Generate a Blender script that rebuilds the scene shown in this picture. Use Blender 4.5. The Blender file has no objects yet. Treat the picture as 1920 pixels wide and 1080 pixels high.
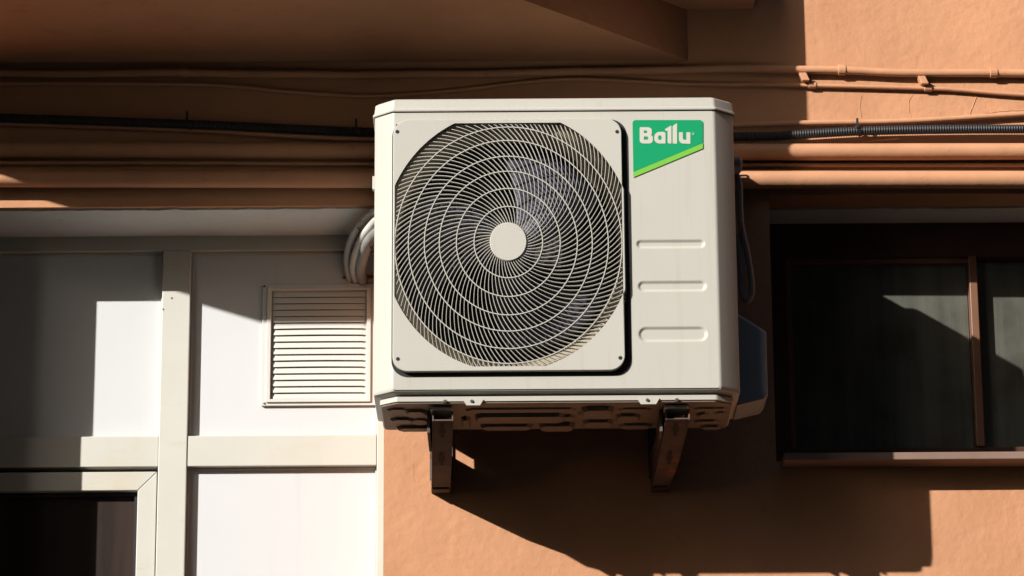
import bpy, bmesh, math, random
from mathutils import Vector, Matrix, noise
random.seed(7)
R = math.radians
sc = bpy.context.scene
sc.cycles.diffuse_bounces = 1
# ---------------------------------------------------------------- camera
PITCH = R(15.5); ROLL = .0065; F = 6000.0; CY = 697.0
cam = bpy.data.cameras.new('camera'); camo = bpy.data.objects.new('camera', cam)
sc.collection.objects.link(camo); sc.camera = camo
camo.location = (0, 0, 0); camo.rotation_euler = (Matrix.Rotation(R(90) + PITCH, 3, 'X') @ Matrix.Rotation(-ROLL, 3, 'Z')).to_euler()
cam.sensor_width = 36; cam.lens = F / 1920 * 36; cam.shift_y = (CY - 540) / 1920
cam.clip_start = 0.05; cam.clip_end = 2000
# ---------------------------------------------------------------- light
SA, SB = 1.124, 0.681               # sunlight moves +SA in x and -SB in z for every metre into the wall (+y)
EL = math.atan(SB / math.hypot(1, SA)); AZ = math.atan2(SA, 1)
w = bpy.data.worlds.new('World'); sc.world = w; w.use_nodes = True
nt = w.node_tree; bg = nt.nodes['Background']
sky = nt.nodes.new('ShaderNodeTexSky'); sky.sky_type = 'NISHITA'; sky.sun_disc = False
sky.sun_elevation = EL; sky.sun_rotation = math.pi + AZ; sky.dust_density = 2.0
nt.links.new(sky.outputs[0], bg.inputs[0]); bg.inputs[1].default_value = 0.09
sun = bpy.data.lights.new('sun', 'SUN'); sun.energy = 4.6; sun.angle = R(0.5); sun.color = (1, .97, .915)
suno = bpy.data.objects.new('sun', sun); sc.collection.objects.link(suno)
suno.rotation_euler = Vector((SA, 1, -SB)).to_track_quat('-Z', 'Y').to_euler()
suno.location = (-6, -6, 8)
vs = sc.view_settings; vs.view_transform = 'Standard'; vs.look = 'None'; vs.exposure = 0.45; vs.gamma = 1
vs.use_curve_mapping = False

# ---------------------------------------------------------------- helpers
cp, sp = math.cos(PITCH), math.sin(PITCH)
def U(u, v, Y):                      # point seen at pixel (u, v) of the 1920x1080 photo on the plane y = Y
    dx = (u - 960) / F; dy = (CY - v) / F; dx, dy = dx + ROLL * dy, dy - ROLL * dx
    t = Y / (cp - dy * sp)
    return Vector((dx * t, Y, (sp + dy * cp) * t))
def X(u, v, Y): return U(u, v, Y).x
def Z(v, Y, u=960): return U(u, v, Y).z
YW = 7.135; YG = YW + .236           # wall face; recessed window and panel plane
YC = 6.726; YF = 6.69                # unit: side corner plane and front face
GZ = -1.6

def link(o): sc.collection.objects.link(o); return o
def tag(o, label=None, cat=None, group=None, kind=None):
    if label: o['label'] = label
    if cat: o['category'] = cat
    if group: o['group'] = group
    if kind: o['kind'] = kind
    return o
def empty(name, loc, label=None, cat=None, group=None):
    o = bpy.data.objects.new(name, None); link(o); o.location = loc; o.empty_display_size = .1
    return tag(o, label, cat, group)
def obj(name, bm, m, parent=None, smooth=None, bevel=None):
    bmesh.ops.recalc_face_normals(bm, faces=bm.faces)
    me = bpy.data.meshes.new(name); bm.to_mesh(me); bm.free()
    if smooth is not None:
        for p in me.polygons: p.use_smooth = True
        me.set_sharp_from_angle(angle=R(smooth))
    me.materials.append(m)
    o = bpy.data.objects.new(name, me); link(o)
    if parent is not None:
        o.parent = parent; o.location = -Vector(parent.location) if parent.parent is None else -(Vector(parent.location))
        # world-space vertices: undo every ancestor's offset
        off = Vector((0, 0, 0)); p = parent
        while p is not None: off += Vector(p.location); p = p.parent
        o.location = -off
    if bevel:
        md = o.modifiers.new('bevel', 'BEVEL'); md.width = bevel; md.segments = 2; md.limit_method = 'ANGLE'; md.angle_limit = R(40)
    return o
def box(bm, x0, x1, y0, y1, z0, z1):
    vs_ = [bm.verts.new((x, y, z)) for z in (z0, z1) for y in (y0, y1) for x in (x0, x1)]
    for f in ((0,1,3,2), (4,6,7,5), (0,4,5,1), (2,3,7,6), (0,2,6,4), (1,5,7,3)):
        bm.faces.new([vs_[i] for i in f])
def obox(name, m, parent, x0, x1, y0, y1, z0, z1, bevel=None):
    bm = bmesh.new(); box(bm, x0, x1, y0, y1, z0, z1); return obj(name, bm, m, parent, bevel=bevel)
def loft(bm, rings, close=True, cap0=False, cap1=False, skip=None):
    vv = [[bm.verts.new(p) for p in r] for r in rings]
    n = len(vv[0])
    for a, b in zip(vv[:-1], vv[1:]):
        for i in range(n if close else n - 1):
            if skip is not None and i == skip: continue
            j = (i + 1) % n
            bm.faces.new((a[i], a[j], b[j], b[i]))
    if cap0: bm.faces.new(vv[0])
    if cap1: bm.faces.new(vv[-1])
    return vv
def prism(bm, pts, z0, z1):          # plan polygon extruded in z
    loft(bm, [[(x, y, z0) for x, y in pts], [(x, y, z1) for x, y in pts]], cap0=True, cap1=True)
def catmull(P, n=8):
    P = [Vector(p) for p in P]; Q = [2*P[0]-P[1]] + P + [2*P[-1]-P[-2]]; out = []
    for i in range(1, len(Q) - 2):
        p0, p1, p2, p3 = Q[i-1:i+3]
        for k in range(n):
            t = k / n
            out.append(.5 * ((2*p1) + (p2-p0)*t + (2*p0-5*p1+4*p2-p3)*t*t + (3*p1-p0-3*p2+p3)*t*t*t))
    out.append(P[-1]); return out
def tube(bm, pts, r, seg=12, cap=True, rfun=None):
    up = Vector((0.03, 0.1, 1)); rings = []; L = 0; prev = None
    for i, p in enumerate(pts):
        t = (pts[min(i+1, len(pts)-1)] - pts[max(i-1, 0)]).normalized()
        if prev is None: n = t.cross(up).normalized()
        else: n = (prev - t * prev.dot(t)).normalized()
        prev = n; b = t.cross(n)
        if i: L += (pts[i] - pts[i-1]).length
        rr = r if rfun is None else rfun(L, i)
        rings.append([p + (n * math.cos(a) + b * math.sin(a)) * rr for a in [k * 2 * math.pi / seg for k in range(seg)]])
    loft(bm, rings, cap0=cap, cap1=cap)
def resample(pts, step):
    out = [pts[0]]; acc = 0
    for a, b in zip(pts[:-1], pts[1:]):
        L = (b - a).length; d = step - acc
        while d <= L:
            out.append(a.lerp(b, d / L)); d += step
        acc = (acc + L) % step
    return out
def cyl(bm, c, axis, r, h, seg=20, r2=None):
    a = Vector(axis).normalized(); c = Vector(c)
    t = Vector((1, 0, 0)) if abs(a.x) < .8 else Vector((0, 0, 1)); n = a.cross(t).normalized(); b = a.cross(n)
    r2 = r if r2 is None else r2
    loft(bm, [[c + (n * math.cos(k*2*math.pi/seg) + b * math.sin(k*2*math.pi/seg)) * rr + a * s for k in range(seg)] for rr, s in ((r, 0), (r2, h))], cap0=True, cap1=True)
def rpoly(pts, n=6):                 # [(x, y, r)] -> rounded polygon
    out = []; N = len(pts)
    for i in range(N):
        p = Vector(pts[i][:2]); r = pts[i][2] if len(pts[i]) > 2 else 0
        if r <= 0: out.append(p); continue
        a = (Vector(pts[i-1][:2]) - p); b = (Vector(pts[(i+1) % N][:2]) - p)
        la, lb = a.length, b.length; a.normalize(); b.normalize()
        ang = math.acos(max(-1, min(1, a.dot(b)))); d = min(r / math.tan(ang / 2), la * .5, lb * .5); rr = d * math.tan(ang / 2)
        c = p + (a + b).normalized() * (rr / math.sin(ang / 2)); s = p + a * d - c; e = p + b * d - c
        a0 = math.atan2(s.y, s.x); da = math.atan2(e.y, e.x) - a0
        while da > math.pi: da -= 2 * math.pi
        while da < -math.pi: da += 2 * math.pi
        out += [c + Vector((math.cos(a0 + da * k / n), math.sin(a0 + da * k / n))) * rr for k in range(n + 1)]
    return out
def sheet(name, loops, y0, th, m, parent, bevel=0):
    # filled 2D outlines (x, z) with holes, standing in the xz plane: front face at y0, thickness th going back
    cu = bpy.data.curves.new('c', 'CURVE'); cu.dimensions = '2D'; cu.fill_mode = 'BOTH'; cu.extrude = th / 2 - bevel; cu.bevel_depth = bevel; cu.bevel_resolution = 1
    if bevel: cu.offset = -bevel
    for lp in loops:
        s = cu.splines.new('POLY'); s.points.add(len(lp) - 1); s.use_cyclic_u = True
        for i, p in enumerate(lp): s.points[i].co = (p[0], p[1], 0, 1)
    co = bpy.data.objects.new('c', cu); me = bpy.data.meshes.new_from_object(co)
    bpy.data.objects.remove(co); bpy.data.curves.remove(cu)
    bm = bmesh.new(); bm.from_mesh(me); bpy.data.meshes.remove(me)
    for v in bm.verts: v.co = (v.co.x, y0 + th / 2 - v.co.z, v.co.y)
    bmesh.ops.remove_doubles(bm, verts=bm.verts, dist=1e-6)
    return obj(name, bm, m, parent)

# ---------------------------------------------------------------- materials
def mat(name, col, rough=.6, metal=0, spec=.5, var=0, vscale=8, bump=(), stain=None, coat=0, streak=None, alpha=None):
    """bump: list of (scale, strength, distance, detail); stain: (colour, scale, low, high); streak: (colour, xscale, zscale, low, high)"""
    m = bpy.data.materials.new(name); m.use_nodes = True; n = m.node_tree; b = n.nodes['Principled BSDF']
    b.inputs['Roughness'].default_value = rough; b.inputs['Metallic'].default_value = metal
    b.inputs['Specular IOR Level'].default_value = spec; b.inputs['Coat Weight'].default_value = coat
    N = n.nodes.new; Lk = n.links.new
    geo = N('ShaderNodeNewGeometry'); pos = geo.outputs['Position']
    rgb = N('ShaderNodeRGB'); rgb.outputs[0].default_value = (*col, 1); cur = rgb.outputs[0]
    def mixin(fac, colr, cur):
        mx = N('ShaderNodeMix'); mx.data_type = 'RGBA'; Lk(fac, mx.inputs[0]); Lk(cur, mx.inputs[6]); mx.inputs[7].default_value = (*colr, 1); return mx.outputs[2]
    def tex(scale, detail=4, vec=None, rough_=.55):
        t = N('ShaderNodeTexNoise'); t.inputs['Scale'].default_value = scale; t.inputs['Detail'].default_value = detail; t.inputs['Roughness'].default_value = rough_
        Lk(vec or pos, t.inputs['Vector']); return t.outputs[0]
    def ramp(fac, lo, hi):
        r = N('ShaderNodeMapRange'); r.inputs[1].default_value = lo; r.inputs[2].default_value = hi; Lk(fac, r.inputs[0]); return r.outputs[0]
    if var:
        hs = N('ShaderNodeHueSaturation'); r = N('ShaderNodeMapRange'); Lk(tex(vscale, 5), r.inputs[0])
        r.inputs[1].default_value = .3; r.inputs[2].default_value = .7; r.inputs[3].default_value = 1 - var; r.inputs[4].default_value = 1 + var
        Lk(r.outputs[0], hs.inputs['Value']); Lk(cur, hs.inputs['Color']); cur = hs.outputs[0]
    if stain:
        for st in (stain if isinstance(stain, list) else [stain]): cur = mixin(ramp(tex(st[1], 6), st[2], st[3]), st[0], cur)
    if streak:
        mp = N('ShaderNodeMapping'); mp.inputs['Scale'].default_value = (streak[1], streak[1], streak[2]); Lk(pos, mp.inputs[0])
        cur = mixin(ramp(tex(1, 5, mp.outputs[0]), streak[3], streak[4]), streak[0], cur)
    Lk(cur, b.inputs['Base Color'])
    nrm = None
    for s, st, d, det in bump:
        bu = N('ShaderNodeBump'); bu.inputs['Strength'].default_value = st; bu.inputs['Distance'].default_value = d
        Lk(tex(s, det), bu.inputs['Height'])
        if nrm: Lk(nrm, bu.inputs['Normal'])
        nrm = bu.outputs[0]
    if nrm: Lk(nrm, b.inputs['Normal'])
    return m
ORANGE = (.605, .30, .163)
M = {}
M['stucco'] = mat('stucco', ORANGE, .85, spec=.2, var=.05, vscale=5, bump=[(7, .16, .02, 3), (50, .48, .004, 4), (280, .3, .0012, 3)],
                  stain=[((.54, .255, .135), 3.2, .50, .75), ((.50, .235, .12), 22, .60, .85), ((.66, .36, .20), 130, .68, .8)])
M['pipe_paint'] = mat('pipe_paint', (.605, .30, .163), .55, spec=.35, var=.07, vscale=14, bump=[(30, .25, .004, 3), (240, .3, .0008, 3)],
                      stain=[((.42, .2, .11), 40, .64, .8)])
M['beige'] = mat('beige_metal', (.53, .507, .452), .45, spec=.4, var=.02, vscale=6, bump=[(120, .04, .001, 3)],
                 streak=((.46, .43, .36), 70, 2.5, .58, .9))
M['beige_shaded'] = mat('base_pan_metal', (.23, .185, .15), .55, spec=.3, var=.12, vscale=30, stain=((.22, .14, .09), 18, .55, .75), bump=[(60, .1, .002, 3)])  # beige metal with underside shade and orange bounce mixed into the colour
M['white_panel'] = mat('white_panel', (.685, .69, .70), .38, spec=.4, var=.015, vscale=2.5, streak=((.62, .61, .58), 22, 1.4, .6, .9))
M['cream_frame'] = mat('cream_frame', (.63, .615, .555), .45, spec=.4, var=.03, vscale=6, stain=[((.60, .52, .37), 5, .54, .85), ((.3, .22, .15), 60, .73, .78)],
                       streak=((.56, .50, .38), 8, 45, .62, .85), bump=[(40, .06, .002, 2)])
M['soffit_white'] = mat('soffit_paint', (.72, .71, .68), .8, spec=.2, var=.06, vscale=7, bump=[(40, .3, .004, 4)], stain=((.35, .29, .22), 16, .66, .8))
M['green'] = mat('badge_green', (.007, .32, .13), .35, var=.02)
M['lime'] = mat('badge_lime', (.19, .52, .07), .35)
M['badge_white'] = mat('badge_white', (.60, .58, .50), .35)
M['badge_dot'] = mat('badge_dot', (.16, .44, .25), .35)
M['black_plastic'] = mat('black_plastic', (.012, .012, .014), .5)
M['seal_and_shadow'] = mat('gasket_and_shadow', (.012, .013, .016), .7)  # sash gasket and screws; also paints the grille plate's shadow
M['fan'] = mat('fan_plastic', (.032, .029, .052), .5, spec=.4)
M['coil'] = mat('coil_fins', (.02, .018, .016), .6)
M['duct'] = mat('duct_metal', (.34, .29, .21), .5)
M['dark_steel'] = mat('dark_bracket_paint', (.13, .10, .09), .8, spec=.15, var=.15, vscale=20, stain=((.14, .06, .03), 30, .62, .72), bump=[(80, .1, .001, 3)])
M['rust_steel'] = mat('rusty_bracket_paint', (.12, .085, .08), .8, spec=.15, var=.2, vscale=25, stain=((.30, .12, .05), 22, .55, .68), bump=[(80, .2, .001, 3)])
M['zinc'] = mat('zinc_foot', (.55, .53, .48), .4, metal=.2)
M['screw'] = mat('screw_steel', (.18, .17, .16), .4, metal=.7)
M['hose_white'] = mat('white_insulation', (.60, .58, .53), .6, var=.05, vscale=40, bump=[(90, .3, .002, 3)])
M['hose_grey'] = mat('grey_insulation', (.26, .245, .23), .7, var=.08, vscale=30, bump=[(90, .3, .002, 3)])
M['black_tie'] = mat('black_tape', (.02, .02, .022), .5)
M['corrugated'] = mat('black_corrugated_plastic', (.022, .023, .026), .55, spec=.4)
M['foam'] = mat('rusty_foam', (.36, .13, .035), .9, var=.3, vscale=60, bump=[(120, .8, .006, 4)])
M['grey_cover'] = mat('grey_cover_plastic', (.30, .31, .33), .5, var=.04, vscale=12)
M['shaded_frame'] = mat('shaded_window_frame', (.085, .042, .027), .6, spec=.3, var=.1, vscale=10)  # same brown frame, darkened to paint the shade on head and jamb
M['brown_frame'] = mat('brown_window_frame', (.20, .095, .055), .45, var=.1, vscale=10, streak=((.13, .06, .035), 20, 4, .55, .8))
M['sill'] = mat('sill_paint', (.25, .16, .12), .7, var=.08, vscale=14, bump=[(50, .2, .003, 3)])
M['glass_dusty'] = mat('dusty_dark_glass', (.10, .102, .085), .12, spec=.5, streak=((.15, .15, .125), 26, 1.6, .45, .8), stain=[((.065, .062, .05), 9, .45, .7), ((.20, .20, .175), 150, .66, .78)])
M['glass_dark'] = mat('dark_glass', (.034, .026, .023), .10, spec=.5, streak=((.075, .05, .042), 9, .8, .45, .8))
M['asphalt'] = mat('asphalt', (.07, .068, .064), .9, var=.15, vscale=1.2, bump=[(60, .3, .01, 4)])
M['bark'] = mat('bark', (.09, .065, .045), .9, var=.2, vscale=6, bump=[(12, .6, .03, 4)])
M['blocker_dark'] = mat('blocker_dark', (.09, .06, .05), .9, var=.2, vscale=3)  # dark tone of the added light-blocking buildings
M['leaf'] = mat('leaf', (.045, .075, .022), .6, var=.4, vscale=1.5)
M['vent_white'] = mat('vent_white_plastic', (.70, .68, .63), .4, var=.02)
M['void'] = mat('vent_void', (.03, .022, .018), .9)
M['lath'] = mat('bare_wood', (.38, .2, .09), .7, var=.1)

# ---------------------------------------------------------------- ground
bm = bmesh.new(); bmesh.ops.create_grid(bm, x_segments=8, y_segments=8, size=400)
for v in bm.verts: v.co.z = GZ
tag(obj('ground', bm, M['asphalt']), kind='structure')

# ---------------------------------------------------------------- building
bld = empty('apartment_building', (0, YW, GZ), 'terracotta stuccoed apartment building with a recessed dark window and an angular balcony above', 'building')
xj = X(178, 700, YG) - SA * (YG - YW)            # left jamb of the panelled opening
xL1 = X(719, 950, YW)                            # right jamb of that opening
xR0 = X(1448, 600, YW); xR1 = xR0 + 1.5
zL = Z(387, YW, 350); zR = Z(365, YW, 1650); zS = Z(848, YW - .08, 1650)
zLb = GZ + 1.0
bm = bmesh.new(); WB = YW + .34; ZT = 6.0
def wobble_face(x0, x1, z0, z1, nx, nz):
    g = [[bm.verts.new((x0 + (x1 - x0) * i / nx, YW, z0 + (z1 - z0) * j / nz)) for i in range(nx + 1)] for j in range(nz + 1)]
    for j in range(nz):
        for i in range(nx): bm.faces.new((g[j][i], g[j][i+1], g[j+1][i+1], g[j+1][i]))
box(bm, -5, xj, YW, WB, GZ, zL)                       # left of panels
box(bm, xj, xL1, YW, WB, GZ, zLb)                     # below panels
box(bm, xL1, xR0, YW, WB, GZ, zL)                     # pier under the unit
box(bm, xR0, xR1, YW, WB, GZ, zS)                     # below the window
box(bm, xR1, 5, YW, WB, GZ, zL)
box(bm, -5, xR0, YW, WB, zL, zR); box(bm, xR1, 5, YW, WB, zL, zR)
box(bm, -5, 5, YW, WB, zR, ZT)
bmesh.ops.remove_doubles(bm, verts=bm.verts, dist=1e-5)
obj('wall', bm, M['stucco'], bld)
# side and back walls, roof
bm = bmesh.new(); box(bm, -5, 5, WB + .002, WB + 8, GZ, ZT - .01); obj('building_core', bm, M['stucco'], bld)

# balcony: lower chamfered slab (soffit) and the wider floor slab with parapet above
zB = Z(113, YW, 1290); zBs = Z(436, YW, 350); dB = (zB - zBs) / SB
xb1 = X(1290, 113, YW)
xcR = xb1 - dB * 1.02
xcL = X(287, 436, YW) - SA * dB
xb0 = xcL - dB * 1.02
bm = bmesh.new()
zSl = Z(18, YW, 1400)
prism(bm, [(xb0, YW - .001), (xb1, YW - .001), (xcR, YW - dB), (xcL, YW - dB)], zB, zSl + .02)
obj('balcony_soffit', bm, M['stucco'], bld)
xs1 = X(1412, 18, YW); xsh = X(1514, 200, YW); nib = (xsh - xs1) / SA
dS = (zSl - Z(352, YW, 1400)) / SB
xsC = xs1 - (dS - nib) * SA
xs0 = xb0 - .12
bm = bmesh.new()
pl = [(xs0, YW - .002), (xs1, YW - .002), (xs1, YW - nib), (xsC, YW - dS), (xcL - .03, YW - dS), (xs0, YW - .1)]
prism(bm, pl, zSl, zSl + .16)
obj('balcony_slab', bm, M['stucco'], bld)
bm = bmesh.new()
prism(bm, [(xs0 + .01, YW - .003), (xs1 - .004, YW - .003), (xs1 - .004, YW - nib), (xsC - .002, YW - dS + .004), (xcL - .03, YW - dS + .004), (xs0 + .01, YW - .1)], zSl + .16, zSl + 1.15)
obj('balcony_parapet', bm, M['stucco'], bld)
print('dB', dB, 'dS', dS, 'nib', nib, 'zBs at unit', zBs + SB * (YW - YF), 'unit top', Z(183, YF))

# white painted soffit of the panelled opening (wavy brush line in front)
def strip(name, x0, x1, ya, yb, z, th, m, parent, wob, n=90):
    bm = bmesh.new(); rings = []
    for i in range(n + 1):
        x = x0 + (x1 - x0) * i / n
        a = ya + wob * noise.noise(Vector((x * 22, 1, 3))) + wob * .5 * noise.noise(Vector((x * 70, 7, 3)))
        rings.append([(x, a, z), (x, yb, z), (x, yb, z - th), (x, a, z - th)])
    loft(bm, rings, cap0=True, cap1=True); return obj(name, bm, m, parent)
obox('jamb_bounce_liner', M['soffit_white'], bld, xj + .0005, xj + .004, YW + .006, YG - .024, zLb + .001, zL - .005)  # unseen white liner added so the jamb bounces neutral light
strip('painted_soffit', xj, xL1, YW + .014, YG - .024, zL - .0005, .004, M['soffit_white'], bld, .006)

# hairline plaster cracks below the upper conduits
def crack(pts, wd=.0011):
    P = catmull([U(u, v, YW + .0003) for u, v in pts], 6)
    P = [p + Vector((noise.noise(p * 60) * .003, 0, noise.noise(p * 50) * .002)) for p in P]
    bm = bmesh.new(); tube(bm, P, wd, 6); obj('plaster_crack', bm, M['stucco'], bld, smooth=60)
crack([(1616,180),(1612,198),(1615,222)]); crack([(1712,176),(1703,196),(1708,220)]); crack([(1832,182),(1824,200),(1820,216)], .0014); crack([(1848,212),(1890,208),(1925,206)])
crack([(775,870),(776,890),(778,905)], .0008); crack([(760,255),(800,262)], .001)
# window on the right
YFR = YG - .03
win = bpy.data.objects.new('window', None); link(win); win.parent = bld; win.location = (xR0, YG - YW, zS - GZ)
strip('painted_band', xR0 + .001, xR1, X(0,0,1)*0 + YW + .095, YFR - .004, zR - .0005, .004, M['soffit_white'], win, .008)
bm = bmesh.new()
zt = Z(427, YFR, 1650); zi = Z(482, YFR, 1650); xi = X(1479, 650, YFR)
box(bm, xR0 + .001, xR1, YFR, YG + .06, zi, zR + .0)                         # head
box(bm, xR0 + .001, xi, YFR, YG + .06, zS, zi)                               # left jamb frame
box(bm, xi, xR1, YFR + .004, YG + .06, zS, Z(838, YFR, 1650))
obj('window_frame', bm, M['shaded_frame'], win, bevel=.003)
xb = X(1823, 650, YFR); xb2 = X(1838, 650, YFR)
obox('sash_bar', M['brown_frame'], win, xb, xb2, YFR - .004, YG + .04, Z(838, YFR, 1650), zi, .002)
bm = bmesh.new(); f_in = YFR + .012
box(bm, xi, xb, f_in, YG + .05, zi - .012, zi); box(bm, xi, xi + .011, f_in, YG + .05, Z(838, YFR, 1650), zi - .012)
obj('sash_frame', bm, M['brown_frame'], win, bevel=.001)
obox('pane', M['glass_dusty'], win, xi + .002, xb - .002, YG, YG + .006, Z(838, YFR, 1650) + .002, zi - .003)
obox('pane', M['glass_dusty'], win, xb2 + .002, xR1 - .002, YG + .004, YG + .01, Z(838, YFR, 1650) + .002, zi - .003)
bm = bmesh.new(); zz = zS
xs_ = X(1470, 855, YW - .08)
box(bm, xs_, xR1 + .1, YW - .08, YG + .02, Z(862, YW - .08, 1650), zS)
obj('window_sill', bm, M['sill'], win, bevel=.002)
# ---------------------------------------------------------------- panelled partition, left
YM = YG - .022
par = empty('panelled_partition', (X(325, 775, YG), YG, zLb), 'white panelled partition with cream frames filling the wall recess', 'partition')
xm0, xm1 = X(299, 775, YM), X(352, 775, YM)
zh = Z(470, YM, 400); zr1 = Z(817, YM, 400); zr0 = Z(874, YM, 400)
xe0 = X(706, 950, YM)
BV = .0018
bm = bmesh.new(); box(bm, xj, xL1 + .1, YM, YG + .05, zh, Z(436, YM, 400)); obj('head_rail', bm, M['cream_frame'], par, bevel=BV)
obox('mullion', M['cream_frame'], par, xm0, xm1, YM - .003, YG + .05, zLb, zh - .0005, BV)
obox('rail', M['cream_frame'], par, xj, xm0 - .0005, YM, YG + .05, zr0, zr1, BV)
obox('rail', M['cream_frame'], par, xm1 + .0005, xe0 - .0005, YM, YG + .05, zr0, zr1, BV)
obox('end_stile', M['cream_frame'], par, xe0, xL1 + .1, YM + .001, YG + .05, zLb, zh - .0005, BV)
obox('panel', M['white_panel'], par, xj, xm0 - .001, YG, YG + .02, zr1 + .0005, zh - .001)
obox('panel', M['white_panel'], par, xm1 + .001, xe0 - .001, YG, YG + .02, zr1 + .0005, zh - .001)
obox('panel', M['white_panel'], par, xm1 + .001, xe0 - .001, YG, YG + .02, zLb, zr0 - .001)
# glazing beads (thin raised lines along panel edges)
for (a, b, c, d) in ((xm1, xe0, zr1, zh), (xm1, xe0, zLb, zr0), (xj, xm0, zr1, zh)):
    bm = bmesh.new(); t = .0035
    box(bm, a + .001, b - .001, YG - .006, YG, d - t - .0012, d - .0012)
    box(bm, a + .001, b - .001, YG - .006, YG, c + .001, c + .001 + t)
    box(bm, a + .001, a + .001 + t, YG - .006, YG, c + .002 + t, d - t - .002)
    box(bm, b - .001 - t, b - .001, YG - .006, YG, c + .002 + t, d - t - .002)
    obj('glazing_bead', bm, M['cream_frame'], par)
for px, py in ((322, 559), (306, 580)):
    bm = bmesh.new(); q = U(px, py, YM - .003); cyl(bm, (q.x, YM - .0025, q.z), (0, -1, 0), .0022, .0015, 10); obj('screw', bm, M['screw'], par)
# opening sash with dark glass, lower left: mitred frame
YS = YM + .004
ox1 = xm0 - .003; oz1 = Z(885, YS, 150); ix1 = X(256, 1000, YS); iz1 = Z(920, YS, 150)
sash = bpy.data.objects.new('window_sash', None); link(sash); sash.parent = par; sash.location = (ox1 - par.location.x, 0, .2)
g = .0006
bm = bmesh.new()
loft(bm, [[(xj, y, oz1), (ox1, y, oz1), (ix1, y, iz1), (xj, y, iz1)] for y in (YS, YG + .05)], cap0=True, cap1=True)
obj('top_rail', bm, M['cream_frame'], sash, bevel=BV)
bm = bmesh.new()
loft(bm, [[(ox1, y, oz1 - g * 2), (ox1, y, zLb + .02), (ix1, y, zLb + .02), (ix1, y, iz1 - g * 2)] for y in (YS, YG + .05)], cap0=True, cap1=True)
obj('stile', bm, M['cream_frame'], sash, bevel=BV)
bm = bmesh.new(); box(bm, xj, ix1 - .0005, YG + .000, YG + .012, iz1 - .009, iz1 - .0005); box(bm, ix1 - .009, ix1 - .0005, YG, YG + .012, zLb, iz1 - .0095)
obj('gasket', bm, M['seal_and_shadow'], sash)
obox('glass', M['glass_dark'], sash, xj, ix1 - .001, YG + .013, YG + .018, zLb, iz1 - .001)

# ---------------------------------------------------------------- vent grille
YV = YG - .008
vx0, vx1 = X(491, 650, YV), X(716, 650, YV); vz1, vz0 = Z(533, YV, 600), Z(760, YV, 600)
vt = empty('vent_grille', ((vx0 + vx1) / 2, YG, vz0), 'square white louvred vent grille screwed to the partition panel beside the hoses', 'vent')
ax0, ax1 = X(508, 650, YV), X(687, 650, YV); az1, az0 = Z(545, YV, 600), Z(748, YV, 600)
def rect(a, b, c, d, r=0): return rpoly([(a, c, r), (b, c, r), (b, d, r), (a, d, r)]) if r else [(a, c), (b, c), (b, d), (a, d)]
fr = sheet('vent_frame', [rect(vx0, vx1, vz0, vz1, .002), rect(ax0, ax1, az0, az1)], YV, .0078, M['vent_white'], vt, .0008)
lp = .0105
sheet('inner_frame', [rect(ax0 - lp, ax1 + lp, az0 - lp * .8, az1 + lp * .6, .002), rect(ax0 - .0005, ax1 + .0005, az0 - .0005, az1 + .0005)], YV - .005, .0062, M['vent_white'], vt, .001)
NS = 17; ph = (az1 - az0) / NS
for k in range(NS):
    bm = bmesh.new(); zt_ = az1 - ph * k; rings = []
    for i in range(25):
        s = i / 24; x = ax0 + (ax1 - ax0) * s; e = min(1, min(s, 1 - s) / .035); e = math.sqrt(max(e, .0))
        sag = .0012 * math.sin(math.pi * s) * (1 if k in (5, 6, 10, 11) else .4)
        yt = YG - .002; yb = YG - .002 - .0055 * e; zb = zt_ - ph * (.95) + sag
        rings.append([(x, yt, zt_), (x, yb, zb), (x, yb + .0016, zb - .0006), (x, yt + .0015, zt_ - .001)])
    loft(bm, rings, cap0=True, cap1=True); obj('louvre', bm, M['vent_white'], vt, smooth=30)
obox('vent_back', M['void'], vt, ax0 - .001, ax1 + .001, YG - .0010, YG - .0004, az0 - .001, az1 + .001)
for (px, py) in ((492.5, 536.5), (492.5, 756.5)):
    bm = bmesh.new(); p = U(px + 4, py, YV); cyl(bm, (p.x - .001, YV + .001, p.z), (0, -1, 0), .0032, .003, 12, .0022); obj('screw', bm, M['screw'], vt)

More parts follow.
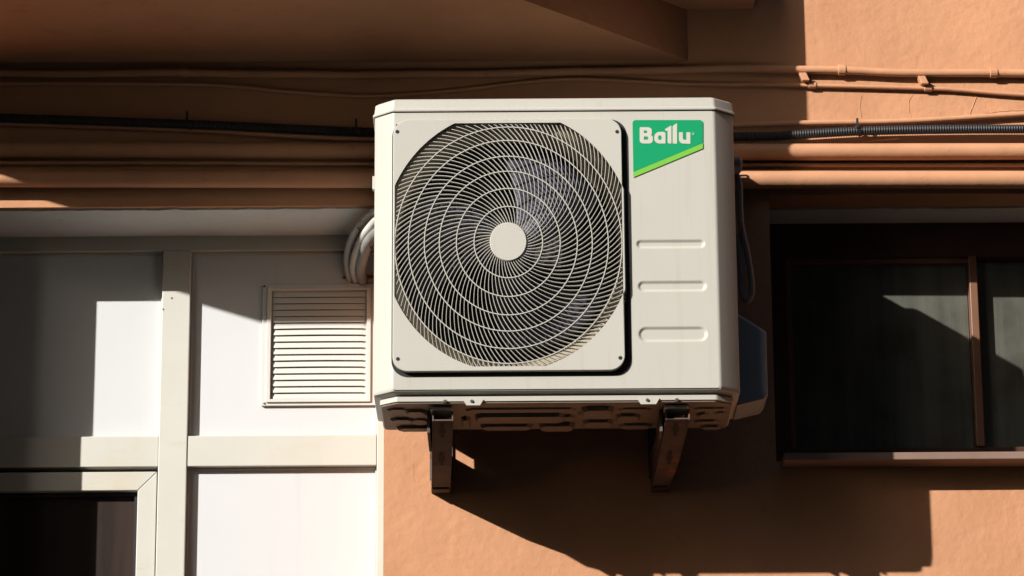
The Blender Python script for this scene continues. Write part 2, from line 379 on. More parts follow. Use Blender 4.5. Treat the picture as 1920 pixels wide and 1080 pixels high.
# ---------------------------------------------------------------- pipes and cables on the wall
def run(name, pts, r, m, label, cat, off=None, group=None, corr=None, seg=14, clips=(), waver=.0):
    off = r + .004 if off is None else off
    P = [U(u, v, YW - o) for (u, v, *rest) in pts for o in [rest[0] if rest else off]]
    root = empty(name, P[0], label, cat, group)
    C = catmull(P, 10)
    if waver: C = [p + Vector((0, 0, waver * noise.noise(p * 5))) for p in C]
    bm = bmesh.new()
    if corr:
        C = resample(C, corr / 4); tube(bm, C, r, 14, rfun=lambda L, i: r * (1 + (.0, .07, .0, -.11)[i % 4]))
        obj('sleeve', bm, m, root, smooth=35)
    else:
        tube(bm, C, r, seg, rfun=lambda L, i: r * (1 + .03 * noise.noise(Vector((L * 9, r * 90, 2))))); obj('tube', bm, m, root, smooth=60)
    for (u, kind) in clips:
        q = min(C, key=lambda p: abs(p.x - X(u, 200, YW)))
        bm = bmesh.new()
        if kind == 'band':                      # saddle clip wrapped round the pipe
            rings = []
            tube(bm, [q + Vector((dx, 0, 0)) for dx in (-.009, -.0088, .0088, .009)], r + .002, 14, rfun=lambda L, i: r + (.0 if i in (0, 3) else .0025))
            box(bm, q.x - .008, q.x + .008, q.y + r * .3, YW, q.z + r * .8, q.z + r + .008)
            obj('clip', bm, m, root, bevel=.001)
        elif kind == 'tab':
            box(bm, q.x - .009, q.x + .009, q.y - r - .004, YW, q.z - r - .022, q.z - r - .002)
            for v in bm.verts: v.co.x += (v.co.z - q.z) * -.4
            obj('clip', bm, m, root, bevel=.002)
        elif kind == 'tie':
            tube(bm, [q + Vector((dx, 0, .001 * (i - 1))) for i, dx in enumerate((-.003, -.0028, .0028, .003))], r + .002, 14, rfun=lambda L, i: r + (.0 if i in (0, 3) else .003))
            box(bm, q.x - .006, q.x - .001, q.y - r - .006, q.y - r - .001, q.z + r * .3, q.z + r + .016)
            obj('cable_tie', bm, M['black_tie'], root)
    return root
G1 = 'terracotta painted pipes along the wall'
run('conduit_pipe', [(-260,137),(345,137),(700,140),(1000,137),(1300,130),(1500,131),(1600,133),(1750,137),(2200,138)], .0098, M['pipe_paint'],
    'topmost thin terracotta painted conduit running under the balcony', 'pipe', clips=((345,'band'),(1582,'band'),(1884,'band'),(1505,'tab'),(1724,'tab')), group=G1, waver=.004)
run('thin_conduit', [(-260,157),(345,158),(540,172),(700,180),(850,170),(1060,149),(1300,158),(1500,160),(1740,166),(1800,169),(1920,178),(2200,190)], .0050, M['pipe_paint'],
    'thinnest wavy terracotta cable, sagging just below the topmost conduit', 'cable', clips=((1528,'band'),(1742,'band')), group=G1)
run('painted_cable', [(-260,225),(0,231),(352,243),(560,256),(750,259),(1200,240),(1500,231),(1700,227),(1920,214),(2200,200)], .0066, M['pipe_paint'],
    'terracotta painted cable rising to the right directly above the black corrugated hose', 'cable', off=.012, group=G1)
run('corrugated_hose', [(-260,214),(0,221),(352,233),(697,248),(1000,256),(1400,256),(1500,252),(1610,246),(1750,243),(1920,242),(2200,243)], .0108, M['corrugated'],
    'black corrugated plastic cable hose strapped along the wall', 'hose', off=.026, corr=.006, clips=((1606,'tie'),(357,'tie'),(672,'tie')))
run('wall_pipe', [(-260,280),(350,281),(700,283),(1000,285),(1500,285),(1920,284),(2200,284)], .0200, M['pipe_paint'],
    'thick terracotta pipe just below the black corrugated hose', 'pipe', off=.024, group=G1, clips=())
run('thin_conduit', [(-260,305),(350,306),(700,308),(1100,309),(1920,309),(2200,309)], .0055, M['pipe_paint'],
    'thin terracotta conduit squeezed between the two thick pipes', 'cable', off=.008, group=G1)
run('wall_pipe', [(-260,334),(350,335),(700,336),(1000,337),(1500,337),(1920,337),(2200,337)], .0215, M['pipe_paint'],
    'lowest and thickest terracotta pipe, just above the recess and the window', 'pipe', off=.029, group=G1)
# ---------------------------------------------------------------- air conditioner
ac = empty('air_conditioner', (X(1045, 750, YC), YC + .12, Z(752, YC, 1045)), 'beige outdoor air conditioner with a round swirl fan grille and green badge', 'air conditioner')
x0c = X(700, 752, YC); x1c = X(1388, 752, YC); HB = YC + .225
xf0 = X(736, 500, YF); xf1 = X(1346, 500, YF)
zTop = Z(183, YF, 1045); zLid = Z(209, YF, 1045); zBf = Z(729, YF, 1045); zBi = Z(743, YF + .02, 1045); zPan = Z(751, YF + .014, 1045)
def outline(o, r=.012):              # plan outline, o = outward offset; starts with the flat front segment
    p = [(xf0 - o * .6, YF - o), (xf1 + o * .6, YF - o), (x1c + o, YC - o * .5), (x1c + o, HB + o), (x0c - o, HB + o), (x0c - o, YC - o * .5)]
    q = [(a, b, r if i < 2 else (.007 if i in (2, 5) else .01)) for i, (a, b) in enumerate(p)]
    pts = rpoly(q, 5)
    return pts
def zring(o, z): return [(p.x, p.y, z) for p in outline(o)]
o0 = outline(0)
# first rounded corner has 6 points: flat front segment runs from point 5 to point 6
bm = bmesh.new()
skipi = 5
FX0, FX1 = o0[5].x, o0[6].x
loft(bm, [zring(0, zLid), zring(0, zLid - .006), zring(0, zBf + .006), zring(0, zBf)], skip=skipi)
loft(bm, [zring(0, zBf), zring(-.0015, zBf - .003), zring(-.0265, zBi)])
# front skin: grid with three pressed grooves
Rp = 236.0; cxp, cyp = 953.0, 453.5; EL_ = 1.045
c0 = U(cxp, cyp, YF); kx = (U(cxp + 100, cyp, YF).x - c0.x) / 100; kz = (c0.z - U(cxp, cyp + 100, YF).z) / 100
def P2(u, v): q = U(u, v, YF); return (q.x, q.z)
pl0, pl1 = P2(738, 229); pr0, pr1 = P2(1172, 697)      # plate rectangle
hx0, hx1, hz0, hz1 = pl0 + .005, pr0 - .005, pr1 + .006, pl1 - .005
grooves = []
for (ua, ub, va, vb) in ((1192,1323,449,466),(1195,1326,526,547),(1196,1328,612,641)):
    a = U(ua, va, YF); b = U(ub, vb, YF); grooves.append(((a.x+b.x)/2, (a.z+b.z)/2, (b.x-a.x)/2, (a.z-b.z)/2))
def fdepth(x, z):
    d = 0
    for gx, gz, hw, hh in grooves:
        qx = max(abs(x - gx) - (hw - hh), 0); s = math.hypot(qx, z - gz)
        t = (hh - s) / .0078; t = max(0, min(1, t)); d = max(d, .0040 * t * t * (3 - 2 * t))
    return d
def lin(a, b, n): return [a + (b - a) * i / n for i in range(n + 1)]
gx_ = lin(FX0, hx0, 4)[:-1] + lin(hx0, hx1, 16)[:-1] + lin(hx1, X(1188, 500, YF), 4)[:-1] + lin(X(1188, 500, YF), X(1334, 500, YF), 120)[:-1] + lin(X(1334, 500, YF), FX1, 3)
zg1, zg0 = Z(445, YF), Z(645, YF)
gz_ = lin(zBf, hz0, 4)[:-1] + lin(hz0, zg0, 4)[:-1] + lin(zg0, zg1, 200)[:-1] + lin(zg1, hz1, 8)[:-1] + lin(hz1, zLid, 4)
gv = [[bm.verts.new((x, YF + (fdepth(x, z) if (x > hx1 and zg0 <= z <= zg1) else 0), z)) for x in gx_] for z in gz_]
for j in range(len(gz_) - 1):
    for i in range(len(gx_) - 1):
        xm, zm = (gx_[i] + gx_[i+1]) / 2, (gz_[j] + gz_[j+1]) / 2
        if hx0 < xm < hx1 and hz0 < zm < hz1: continue
        bm.faces.new((gv[j][i], gv[j][i+1], gv[j+1][i+1], gv[j+1][i]))
bmesh.ops.remove_doubles(bm, verts=bm.verts, dist=1e-5)
obj('casing', bm, M['beige'], ac, smooth=35)
# lid
bm = bmesh.new()
loft(bm, [zring(.0005, zLid + .0015), zring(.0035, zLid + .001), zring(.0045, zLid + .003), zring(.0038, zLid + .007), zring(.0012, zLid + .009), zring(-.001, zTop - .004), zring(-.006, zTop)], cap0=True, cap1=True)
obj('lid', bm, M['beige'], ac, smooth=28)
# base pan with lip, tabs and pressed pattern
bm = bmesh.new()
loft(bm, [zring(-.028, zBi + .0005), zring(-.016, zBi + .0005), zring(-.014, zBi - .001), zring(-.014, zPan), zring(-.016, zPan - .001), zring(-.018, zPan - .001)], cap0=True)
for (ua, ub) in ((868, 907), (1194, 1236)):
    a = X(ua, 750, YC - .004); b = X(ub, 750, YC - .004); yv = YF + .0115
    loft(bm, [[(a, y, zPan + .003), (b, y, zPan + .003), (b - .008, y, zPan - .010), (a + .008, y, zPan - .010)] for y in (yv, yv + .003)], cap0=True, cap1=True)
obj('base_lip', bm, M['beige'], ac, smooth=30)
bm = bmesh.new()
zp = zPan - .0005
loft(bm, [zring(-.0165, zPan), zring(-.0175, zPan - .004), zring(-.020, zPan - .004)], cap1=False)
rg = [(p.x, p.y) for p in outline(-.020)]; bm.faces.new([bm.verts.new((x, y, zPan - .004)) for x, y in rg])
def emboss(ua, ub, va, vb, h=.007, ch=.006):
    A = 1.0
    ya = zPan / (Z(va, 1)); yb = zPan / (Z(vb, 1)); xa = X(ua, (va+vb)/2, ya); xb_ = X(ub, (va+vb)/2, yb)
    ya = max(ya, YC + .012); yb = min(yb, HB - .012)
    if yb <= ya + .004: return
    c = min(.012, (yb - ya) * .45)
    P = [(xa + c, ya), (xb_ - c, ya), (xb_, ya + c), (xb_, yb - c), (xb_ - c, yb), (xa + c, yb), (xa, yb - c), (xa, ya + c)]
    cx_, cy_ = (xa + xb_) / 2, (ya + yb) / 2
    Q = [(cx_ + (x - cx_) * (1 - 2 * ch / max(xb_ - xa, .02)), cy_ + (y - cy_) * (1 - 2 * .4 * ch / max(yb - ya, .01))) for x, y in P]
    loft(bm, [[(x, y, zPan - .0038) for x, y in P], [(x, y, zPan - .004 - h) for x, y in Q]], cap1=True)
for e in ((724,768,760,768,.004),(756,802,763,774,.006),(730,778,778,786,.006),(770,806,780,790,.004),(742,812,793,800,.007),(872,1082,761,768,.004),(890,1060,771,784,.009),
          (1090,1150,758,776,.010),(1082,1120,768,778,.005),(1158,1222,762,768,.004),(1154,1200,773,786,.007),(1040,1080,774,783,.006),(864,884,776,795,.009),
          (900,1000,790,798,.008),(1010,1078,788,799,.010),(1092,1150,783,795,.008),(1160,1222,791,799,.006),(1300,1366,762,767,.004),(1306,1330,771,780,.006),(1338,1366,770,776,.004),(1300,1350,785,791,.005),(1312,1356,795,801,.006)):
    emboss(*e)
obj('base_pan', bm, M['beige_shaded'], ac)
for px in (885, 1213, 835, 1268):
    bm = bmesh.new(); q = U(px, 750, YC); cyl(bm, (q.x, YF + .013, zPan - .001), (0, -1, 0), .0048, .0045, 12, .003); obj('screw', bm, M['screw'], ac, smooth=40)
# plate with clipped round opening
def rr_px(th, dc=0.0):                       # radius (px, horizontal) of the opening along direction th
    c, s = math.cos(th), math.sin(th) * EL_
    r = Rp + (6 if dc else 0)
    if c > 0: r = min(r, (1171 - cxp) / c)
    if c < 0: r = min(r, (cxp - 739) / -c)
    if s > 0: r = min(r, (cyp + dc - 230.3) / s)
    if s < 0: r = min(r, (690 - cyp - dc) / -s)
    return r
ths = [i * 2 * math.pi / 400 for i in range(400)]
hole = [(c0.x + math.cos(t) * rr_px(t) * kx, c0.z + math.sin(t) * EL_ * rr_px(t) * kz) for t in ths]
PT = .015
pp = rpoly([(pl0, pr1, .034), (pr0, pr1, .034), (pr0, pl1, .034), (pl0, pl1, .034)], 10)
sheet('grille_plate', [pp, hole], YF - PT, PT - .0005, M['beige'], ac, .0015)
og = .0065
pq = rpoly([(pl0 - .0028, pr1 - .009, .036), (pr0 + .015, pr1 - .009, .042), (pr0 + .011, pl1 + .0026, .036), (pl0 - .0028, pl1 + .0026, .036)], 10)
sheet('plate_shadow', [pq, [(c0.x + (x - c0.x) * 1.012, c0.z + (z - c0.z) * 1.012) for x, z in hole]], YF - .0012, .003, M['seal_and_shadow'], ac)  # dark sheet painting the raised plate's shadow and gap
for (px, py) in ((745,247),(1157,247),(746,673),(1163,671)):
    bm = bmesh.new(); q = U(px, py, YF - PT); cyl(bm, (q.x, YF - PT + .0005, q.z), (0, -1, 0), .0042, .0012, 14); obj('screw', bm, M['seal_and_shadow'], ac)
# grille wires
def dome(r): return .016 * (r / 211.0) ** 2         # the hub stands proud of the rim
YGR = YF - PT - .014
cG = U(cxp, cyp, YGR)
def gp(r, th, dy=0): return Vector((cG.x + math.cos(th) * r * kx, YGR + dome(r) + dy, cG.z + math.sin(th) * EL_ * r * kz))
bm = bmesh.new()
def ribbon(path, wdt, dep):
    rings = []
    for i, p in enumerate(path):
        t = (path[min(i+1, len(path)-1)] - path[max(i-1, 0)]).normalized(); n = Vector((t.z, 0, -t.x)).normalized() * wdt / 2
        d = Vector((0, dep, 0)); rings.append([p - n, p + n, p + n * .7 + d, p - n * .7 + d])
    loft(bm, rings, cap0=True, cap1=True)
rings_r = [64, 97, 129, 157, 187, 212.5]
cnt = [52, 66, 84, 97, 112, 125, 138]
bounds = [34] + rings_r + [Rp + 7]
def dth(r): return math.tan(R(10 + 36 * (r / 212) ** .9)) / r
off = 0.0
for k in range(7):
    r0, r1 = bounds[k], bounds[k+1]
    acc = []; th = 0; n = 6
    for j in range(n + 1):
        rr = r0 + (r1 - r0) * j / n; acc.append((rr, th)); th += dth(rr) * (r1 - r0) / n
    for i in range(cnt[k]):
        a0 = 2 * math.pi * (i + .37 * k) / cnt[k]; path = []
        for rr, t in acc:
            ang = a0 + t
            if rr > rr_px(ang, 5.5) + 1:
                if path: path.append(gp(rr_px(ang, 5.5), ang))
                break
            path.append(gp(rr, ang))
        if len(path) > 1: ribbon(path, .00115, .0075)
obj('grille_ribs', bm, M['beige'], ac)
for r in rings_r:
    bm = bmesh.new(); pts = []
    seg = []
    for i in range(181):
        t = 2 * math.pi * i / 180
        if r <= rr_px(t, 5.5) + .5: seg.append(gp(r, t, -.0012))
        else:
            if len(seg) > 1: ribbon(seg, .0021, .0035)
            seg = []
    if len(seg) > 1: ribbon(seg, .0021, .0035)
    obj('grille_ring', bm, M['beige'], ac)
bm = bmesh.new(); prev = None
hubr = [[gp(r, 2 * math.pi * i / 48, d) for i in range(48)] for r, d in ((34.6, .004), (34.6, -.002), (33.4, -.0035))]
loft(bm, hubr, cap1=True); obj('grille_hub', bm, M['beige'], ac, smooth=40)
# bell mouth, duct, fan and coil
bm = bmesh.new()
def ell(r, y, n=96): return [(min(max(c0.x + math.cos(2*math.pi*i/n) * r * kx, hx0 - .001), hx1 + .001), y, min(max(c0.z + math.sin(2*math.pi*i/n) * EL_ * r * kz, hz0 - .001), hz1 + .001)) for i in range(n)]
loft(bm, [ell(244, YF + .000), ell(236, YF + .0025), ell(224, YF + .005), ell(214, YF + .013), ell(210, YF + .03), ell(210, YF + .11)])
obj('fan_shroud', bm, M['duct'], ac, smooth=50)
obox('coil', M['coil'], ac, x0c + .03, X(1200, 500, YC), YF + .17, YF + .18, zPan + .02, zLid - .01)
fanroot = bpy.data.objects.new('fan', None); link(fanroot); fanroot.parent = ac; fanroot.location = (0, 0, 0)
YFN = YF + .055
for b in range(3):
    bm = bmesh.new(); gridv = []
    base = R(38 + 120 * b)
    for i in range(13):
        s = i / 12; r = 45 + 158 * s; row = []
        for j in range(13):
            t = j / 12; ang = base + (t - .5) * R(74) * (1 - .12 * s) + R(24) * s
            row.append(bm.verts.new((c0.x + math.cos(ang) * r * kx, YFN + .05 * (t - .5) * (1 - .3 * s) + .012 * math.sin(math.pi * t), c0.z + math.sin(ang) * r * kx)))
        gridv.append(row)
    for i in range(12):
        for j in range(12): bm.faces.new((gridv[i][j], gridv[i][j+1], gridv[i+1][j+1], gridv[i+1][j]))
    o = obj('fan_blade', bm, M['fan'], fanroot, smooth=60); md = o.modifiers.new('s', 'SOLIDIFY'); md.thickness = .003
bm = bmesh.new(); cyl(bm, (c0.x, YFN + .03, c0.z), (0, -1, 0), 50 * kx, .05, 40, 44 * kx); obj('fan_hub', bm, M['fan'], fanroot, smooth=40)
# green badge with lettering
def B2(zx, zy): return P2(1160 + zx / 7.2, 200 + zy / 7.2)
def bl(pts): return [(B2(p.x, p.y)) for p in rpoly(pts, 7)]
badge = sheet('badge', [bl([(186,183,45),(1137,183,45),(1137,492,0),(197,882,0)])], YF - .0016, .0012, M['green'], ac)
def bsub(name, loops, m, th=.0008): return sheet(name, loops, YF - .0016 - th + .0001, th, m, badge)
bsub('lime_stripe', [bl([(1137,496,0),(1137,568,0),(198,958,0),(197,886,0)])], M['lime'], .0006)
bsub('letter', [bl([(284,282,10),(400,282,0),(447,300,40),(447,370,25),(436,388,5),(462,410,25),(462,480,45),(425,502,0),(320,502,40),(284,480,30)]),
                bl([(340,328,4),(385,328,14),(385,362,14),(340,362,4)]), bl([(340,408,4),(398,408,16),(398,452,16),(340,452,10)])], M['badge_white'])
bsub('letter', [bl([(480,345,70),(632,345,30),(632,502,2),(480,502,70)]), bl([(534,392,24),(580,392,24),(580,455,24),(534,455,24)])], M['badge_white'])
bsub('letter', [bl([(622,310,4),(700,262,4),(712,262,4),(712,502,4),(672,502,24),(660,480,10),(660,330,4),(636,330,4)])], M['badge_white'])
bsub('letter', [bl([(728,268,3),(778,230,3),(788,230,3),(788,506,3),(728,502,3)])], M['badge_white'])
bsub('letter', [bl([(814,350,4),(866,350,4),(866,452,22),(914,452,4),(914,350,4),(968,350,4),(968,506,4),(814,502,60)])], M['badge_white'])
bsub('registered_mark', [[B2(1006 + 20 * math.cos(t * math.pi / 8), 372 + 22 * math.sin(t * math.pi / 8)) for t in range(16)]], M['badge_dot'])
# side fittings
bm = bmesh.new()                                  # unseen grid added behind the unit to block light on the wall
gx0, gx1, gz0_, gz1_ = x0c + .002, x1c - .02, zPan + .10, zTop - .003
for k in range(40):
    xx = gx0 + (gx1 - gx0) * k / 39; box(bm, xx, xx + .003, HB + .064, HB + .067, gz0_, gz1_)
for k in range(9):
    zz_ = gz0_ + (gz1_ - gz0_ - .004) * k / 8; box(bm, gx0, gx1 + .003, HB + .0675, HB + .0705, zz_, zz_ + .004)
obj('rear_shade_grid', bm, M['beige'], ac)
obox('rear_shade_block', M['coil'], ac, gx0 + .002, gx1 - .002, HB + .0002, HB + .062, gz0_ + .002, gz1_ - .002)  # solid block added behind to stop sun through the rear gap
obox('side_clip', M['beige'], ac, x0c - .006, x0c + .001, YC + .03, YC + .045, Z(345, YC), Z(320, YC), .001)
bm = bmesh.new()                                  # faceted valve cover on the right flank
ya, yb = YC + .085, YC + .215
pv = [(1386,586),(1437,624),(1440,742),(1432,752),(1386,764)]
pv = [(X(u, v, ya), Z(v, ya)) for u, v in pv]; pv[0] = (x1c - .002, pv[0][1]); pv[-1] = (x1c - .002, pv[-1][1])
loft(bm, [[(x, y, z) for x, z in pv] for y in (ya, yb)], cap0=True, cap1=True)
obj('valve_cover', bm, M['grey_cover'], ac, bevel=.005)
bm = bmesh.new(); q = U(1383, 309, YC + .14); C = [Vector((x1c - .01, q.y, q.z)), Vector((q.x + .004, q.y, q.z)), Vector((q.x + .010, q.y, q.z))]
tube(bm, C, .020, 16, rfun=lambda L, i: (.020, .020, .013)[i]); obj('plug', bm, M['hose_grey'], ac, smooth=50)

# ---------------------------------------------------------------- unit's own cables
cb = empty('drain_cable', U(1388, 340, YC + .16), 'grey flexible cable hanging in a long loop down the right flank of the air conditioner', 'cable')
bm = bmesh.new(); yy = YC + .16
C = resample(catmull([U(u, v, yy + o) for u, v, o in ((1380,325,0),(1386,345,0),(1388,395,0),(1390,425,.0),(1400,470,.01),(1408,520,.01),(1409,550,.01),(1401,564,.01),(1391,548,.01),(1389,500,.01),(1383,440,.01))], 12), .0025)
tube(bm, C, .0066, 10, rfun=lambda L, i: .0072 * (1 + (.05 if i % 2 else -.06))); obj('tube', bm, M['hose_grey'], cb, smooth=40)
hs = []
hdefs = (((706,395,-.12),(676,420,-.10),(658,452,-.06),(651,485,-.02),(655,521,.0)),
         ((706,414,-.13),(685,438,-.12),(670,470,-.08),(663,500,-.03),(667,525,.0)),
         ((706,437,-.12),(690,455,-.11),(681,482,-.08),(676,508,-.03),(680,528,.0)))
for k, (d, r, m, lab) in enumerate(zip(hdefs, (.0088, .0098, .0125), ('hose_white', 'hose_white', 'hose_grey'),
        ('outermost white ribbed hose arching from behind the air conditioner to the vent', 'middle white ribbed hose arching between its outer white and inner grey neighbours',
         'innermost grey insulated hose curving down beside the white air conditioner'))):
    P = [Vector((X(730, d[0][1], YC + .2), YC + .2, Z(d[0][1] - 8, YC + .2)))]
    P += [U(u, v, YG + o * 1.0 - (.004 if i == 4 else .03 if i < 4 else 0) - (.12 if i == 0 else .08 if i == 1 else .03 if i == 2 else 0)) for i, (u, v, o) in enumerate(d)]
    P[-1] = U(d[-1][0], d[-1][1], YG - .004)
    P.append(P[-1] + Vector((0, .02, -.004)))
    h = empty('insulated_hose', P[0], lab, 'hose', 'insulated hoses behind the air conditioner')
    C = resample(catmull(P, 14), .003); bm = bmesh.new()
    tube(bm, C, r, 14, rfun=(lambda L, i, r=r: r * (1 + (.03 if i % 2 else -.03))) if k < 2 else (lambda L, i, r=r: r))
    obj('tube', bm, M[m], h, smooth=45); hs.append(C)
# black tie round the hoses
def near(C, u, v):
    def pr(p): zc = p.y * cp + p.z * sp; a, b = p.x / zc, (-p.y * sp + p.z * cp) / zc; return (960 + F * (a - ROLL * b), CY - F * (b + ROLL * a))
    return min(C, key=lambda p: (pr(p)[0] - u) ** 2 + (pr(p)[1] - v) ** 2)
q0 = near(hs[0], 662, 424); q1 = near(hs[1], 676, 438); q2 = near(hs[2], 688, 454)
tie = empty('tape_tie', q1, 'thin black tie wrapped round the pale hoses beside the air conditioner', 'tie')
up_ = Vector((-.5, 0, .85)); fr_ = Vector((0, -1, 0))
loop = [q0 + up_ * .011, q0 + fr_ * .012 + up_ * .004, q1 + fr_ * .013, q2 + fr_ * .016, q2 - up_ * .016, q2 - fr_ * .016, q1 - fr_ * .012, q0 - fr_ * .011, q0 + up_ * .0112]
bm = bmesh.new(); tube(bm, catmull(loop, 8), .0016, 6); obj('band', bm, M['black_tie'], tie, smooth=60)
bm = bmesh.new()
bmesh.ops.create_icosphere(bm, subdivisions=4, radius=1)
q = U(671, 520, YG - .003)
for v in bm.verts:
    n_ = 1 + .35 * noise.noise(v.co * 2.3) + .2 * noise.noise(v.co * 6)
    v.co = Vector((v.co.x * .034 * n_, v.co.y * .016 * n_, v.co.z * .008 * n_)) + q
tag(obj('foam_seal', bm, M['foam'], smooth=180), 'rusty orange lump of foam sealing the hose hole above the vent', 'foam')

# ---------------------------------------------------------------- wall brackets
def bracket(u0, u1, lean, label, taper=0, mt='dark_steel', edge=False):
    xa, xb_ = X(u0, 760, YC + .03), X(u1, 760, YC + .03)
    br = empty('wall_bracket', ((xa + xb_) / 2, YW, Z(915, YW - .04)), label, 'bracket', 'brackets under the air conditioner')
    zt_ = zPan - .014; yf = YC + .010; zw = Z(916, YW - .045); tk = .003
    sh = lambda y: lean * (y - yf) / (YW - yf)
    prof_y = [yf, yf + .02, YW - .19, YW - .048, YW]
    zb = [zt_ - .022, zt_ - .028, zw + .018, zw + .003, zw]
    tp = lambda y: taper * (y - yf) / (YW - yf)       # the channel narrows towards the wall
    for nm, x_in, x_out, tt in (('web', xa, xa + tk, 0), ('web', xb_ - tk, xb_, 1)):
        bm = bmesh.new()
        q_ = lambda x, y: x + sh(y) - tt * tp(y)
        loft(bm, [[(q_(x_in, y), y, b), (q_(x_in, y), y, zt_), (q_(x_out, y), y, zt_), (q_(x_out, y), y, b)] for y, b in zip(prof_y, zb)], cap0=True, cap1=True)
        obj(nm, bm, M[mt], br)
    bm = bmesh.new()                                # lower flange with slots
    loft(bm, [[(xa + tk + sh(y), y + .001, b + .004), (xb_ - tk + sh(y) - tp(y), y + .001, b + .004), (xb_ - tk + sh(y) - tp(y), y + .001, b + .001), (xa + tk + sh(y), y + .001, b + .001)] for y, b in zip(prof_y[:4], zb)], cap0=True, cap1=True)
    obj('flange', bm, M[mt], br)
    xm = (xa + xb_) / 2
    for vv in (772, 828):
        t = (vv - 752) / 165; 
        y0_, y1_ = yf + .02, YW - .19; b0_, b1_ = zt_ - .028, zw + .018; f_ = .12 if vv == 772 else .82
        y = y0_ + (y1_ - y0_) * f_; b = b0_ + (b1_ - b0_) * f_ + .001
        bm = bmesh.new(); s = sh(y) - tp(y) / 2; dz = (b1_ - b0_) / (y1_ - y0_)
        pts = [(-.0035,-.030),(.0035,-.030),(.0035,-.008),(.007,-.008),(.007,.008),(.0035,.008),(.0035,.028),(-.0035,.028),(-.0035,.008),(-.007,.008),(-.007,-.008),(-.0035,-.008)]
        bm.faces.new([bm.verts.new((xm + s + a, y + c, b + dz * c - .0022)) for a, c in pts])
        o = obj('slot', bm, M['void'], br); 
    bm = bmesh.new(); box(bm, xa + lean, xb_ + lean - taper, YW - .040, YW - .0005, zw, zw + .03)   # wall foot of the channel
    obj('leg', bm, M[mt], br, bevel=.002)
    bm = bmesh.new(); box(bm, xa - .004 + lean, xb_ + .004 + lean, YW - .006, YW - .0008, zw + .031, zt_ + .20)
    obj('back_plate', bm, M['dark_steel'], br, bevel=.001)
    bm = bmesh.new()                                # pale foot of the unit clamped on the arm
    box(bm, xa - .004, xb_ - .002, yf - .012, yf + .05, zt_ + .0005, zPan - .006)
    o = obj('mounting_foot', bm, M['zinc'], br, bevel=.002)
    for dz_ in (.0, .09):
        bm = bmesh.new(); cyl(bm, (xm + lean, YW - .006, zt_ + .03 + dz_), (0, -1, 0), .008, .007, 6); obj('bolt', bm, M['screw'], br)
    bm = bmesh.new(); box(bm, xa - .012, xa - .006, yf + .03, YC + .21, zt_ - .040, zPan - .006)
    box(bm, xa - .006, xa - .0008, yf + .03, YC + .21, zt_ - .004, zPan - .006)
    obj('rail', bm, M['dark_steel'], br)
    return br
bracket(811, 850, -.012, 'straight dark steel wall bracket with two slots below the fan side of the air conditioner', .003, 'dark_steel')
bracket(1247, 1292, -.018, 'rusty tapering wall bracket slanting inwards under the badge side of the air conditioner', .014, 'rust_steel')

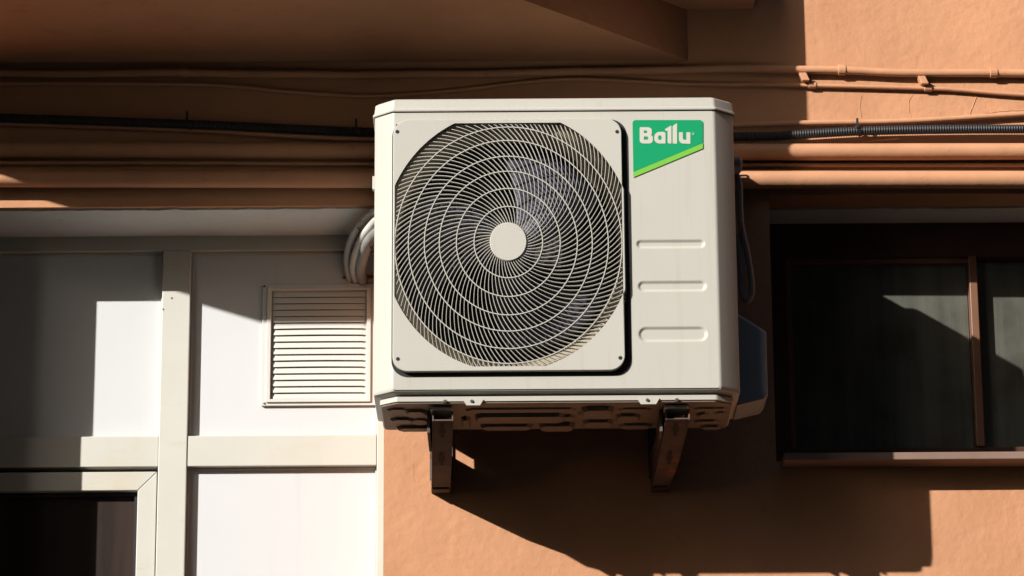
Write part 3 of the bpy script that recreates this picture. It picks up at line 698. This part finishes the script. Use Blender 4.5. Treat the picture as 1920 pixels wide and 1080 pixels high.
# ---------------------------------------------------------------- trees across the street (seen mirrored in the dark panes)
def tree(x, y, h, seed, label):
    rnd = random.Random(seed)
    root = empty('broadleaf_tree', (x, y, GZ), label, 'tree', 'trees across the street')
    bm = bmesh.new(); tube(bm, catmull([(x, y, GZ), (x + .1, y, GZ + h * .25), (x - .1, y + .1, GZ + h * .6), (x, y, GZ + h * .85)], 6), .3, 10, rfun=lambda L, i: .32 * (1 - L / h) + .04)
    tips = []
    for k in range(12):
        a = k * 2.4; z0 = GZ + h * (.3 + .04 * k); L = h * .28 * rnd.uniform(.7, 1.1)
        e = Vector((x + math.cos(a) * L, y + math.sin(a) * L, z0 + L * .6)); tips.append(e)
        tube(bm, catmull([(x, y, z0), (x + math.cos(a) * L * .5, y + math.sin(a) * L * .5, z0 + L * .4), e], 5), .1, 7, rfun=lambda L_, i: .11 - .09 * min(1, L_ / L))
    obj('trunk', bm, M['bark'], root, smooth=60)
    bm = bmesh.new()
    cl = [(t + Vector((rnd.gauss(0, .5), rnd.gauss(0, .5), rnd.gauss(0, .5))), rnd.uniform(.9, 1.7)) for t in tips for _ in range(4)]
    cl += [(Vector((x + rnd.gauss(0, h*.1), y + rnd.gauss(0, h*.1), GZ + h * rnd.uniform(.55, .98))), rnd.uniform(.9, 1.6)) for _ in range(22)]
    for c, rad in cl:
        for _ in range(90):
            d = Vector((rnd.gauss(0, 1), rnd.gauss(0, 1), rnd.gauss(0, 1))).normalized() * rad * rnd.random() ** .4
            p = c + d; s = rnd.uniform(.09, .2); n = Vector((rnd.gauss(0, 1), rnd.gauss(0, 1), rnd.gauss(0, 1))).normalized()
            t = n.cross(Vector((0, 0, 1))).normalized() * s; b = n.cross(t).normalized() * s * .6
            bm.faces.new([bm.verts.new(q) for q in (p - t, p - b, p + t, p + b)])
    me = bpy.data.meshes.new('crown'); bm.to_mesh(me); bm.free(); me.materials.append(M['leaf'])
    o = bpy.data.objects.new('crown', me); link(o); o.parent = root; o.location = -Vector(root.location)
tree(-2.5, -5.5, 9, 1, 'leafy tree across the street with a bent trunk')
tree(4.2, -7.5, 11, 2, 'tallest leafy tree across the street')
tree(8.0, -5.5, 8.5, 3, 'lowest and broadest leafy tree across the street')
# ---------------------------------------------------------------- unseen blocks added to cut ambient light and ground bounce
def block(name_label, x0, x1, y0, y1, h, face):
    root = empty('light_blocker', ((x0 + x1) / 2, (y0 + y1) / 2, GZ), name_label, 'building', 'unseen blocks added to cut ambient light')
    obox('wall', M['blocker_dark'], root, x0, x1, y0, y1, GZ, GZ + h)
    obox('roof', M['asphalt'], root, x0 - .3, x1 + .3, y0 - .3, y1 + .3, GZ + h, GZ + h + .3)
    n = int(((x1 - x0) if face == 'y' else (y1 - y0)) / 3.2)
    for fl in range(int(h / 3.1)):
        for k in range(n):
            z = GZ + 1 + fl * 3.1
            if face == 'y': a = x0 + 1.2 + k * 3.2; bx = (a, a + 1.3, y1 - .05, y1 + .05)
            else:
                a = y0 + 1.2 + k * 3.2; xx = x1 if x1 < 0 else x0; bx = (xx - .05, xx + .05, a, a + 1.3)
            obox('window', M['glass_dark'], root, *bx, z, z + 1.5)
block('wide unseen block added opposite the air conditioner to cut ambient light', -9, 3.2, -20, -9, 24, 'y')
block('unseen block added beyond the gap with the tree to cut ambient light', 6.2, 22, -20, -9, 24, 'y')
block('unseen block added on the right to cut ambient light', 12, 22, -8.5, 6.6, 21, 'x')
block('unseen block added on the left to cut ambient light', -22, -10, 0.8, 6.6, 21, 'x')
block('low unseen block added on the left to keep sun off the ground', -22, -11.2, -8.5, 0.7, 8.8, 'x')

# splinter of dried plaster caught behind the lower thick pipe
bm = bmesh.new(); tube(bm, [U(1622, 266, YW - .012), U(1655, 262, YW - .014), U(1686, 259, YW - .016)], .0022, 6, rfun=lambda L, i: (.0008, .0016, .003)[i])
tag(obj('splinter', bm, M['stucco']), 'small pale splinter lodged between the black hose and the pipe below it', 'splinter')
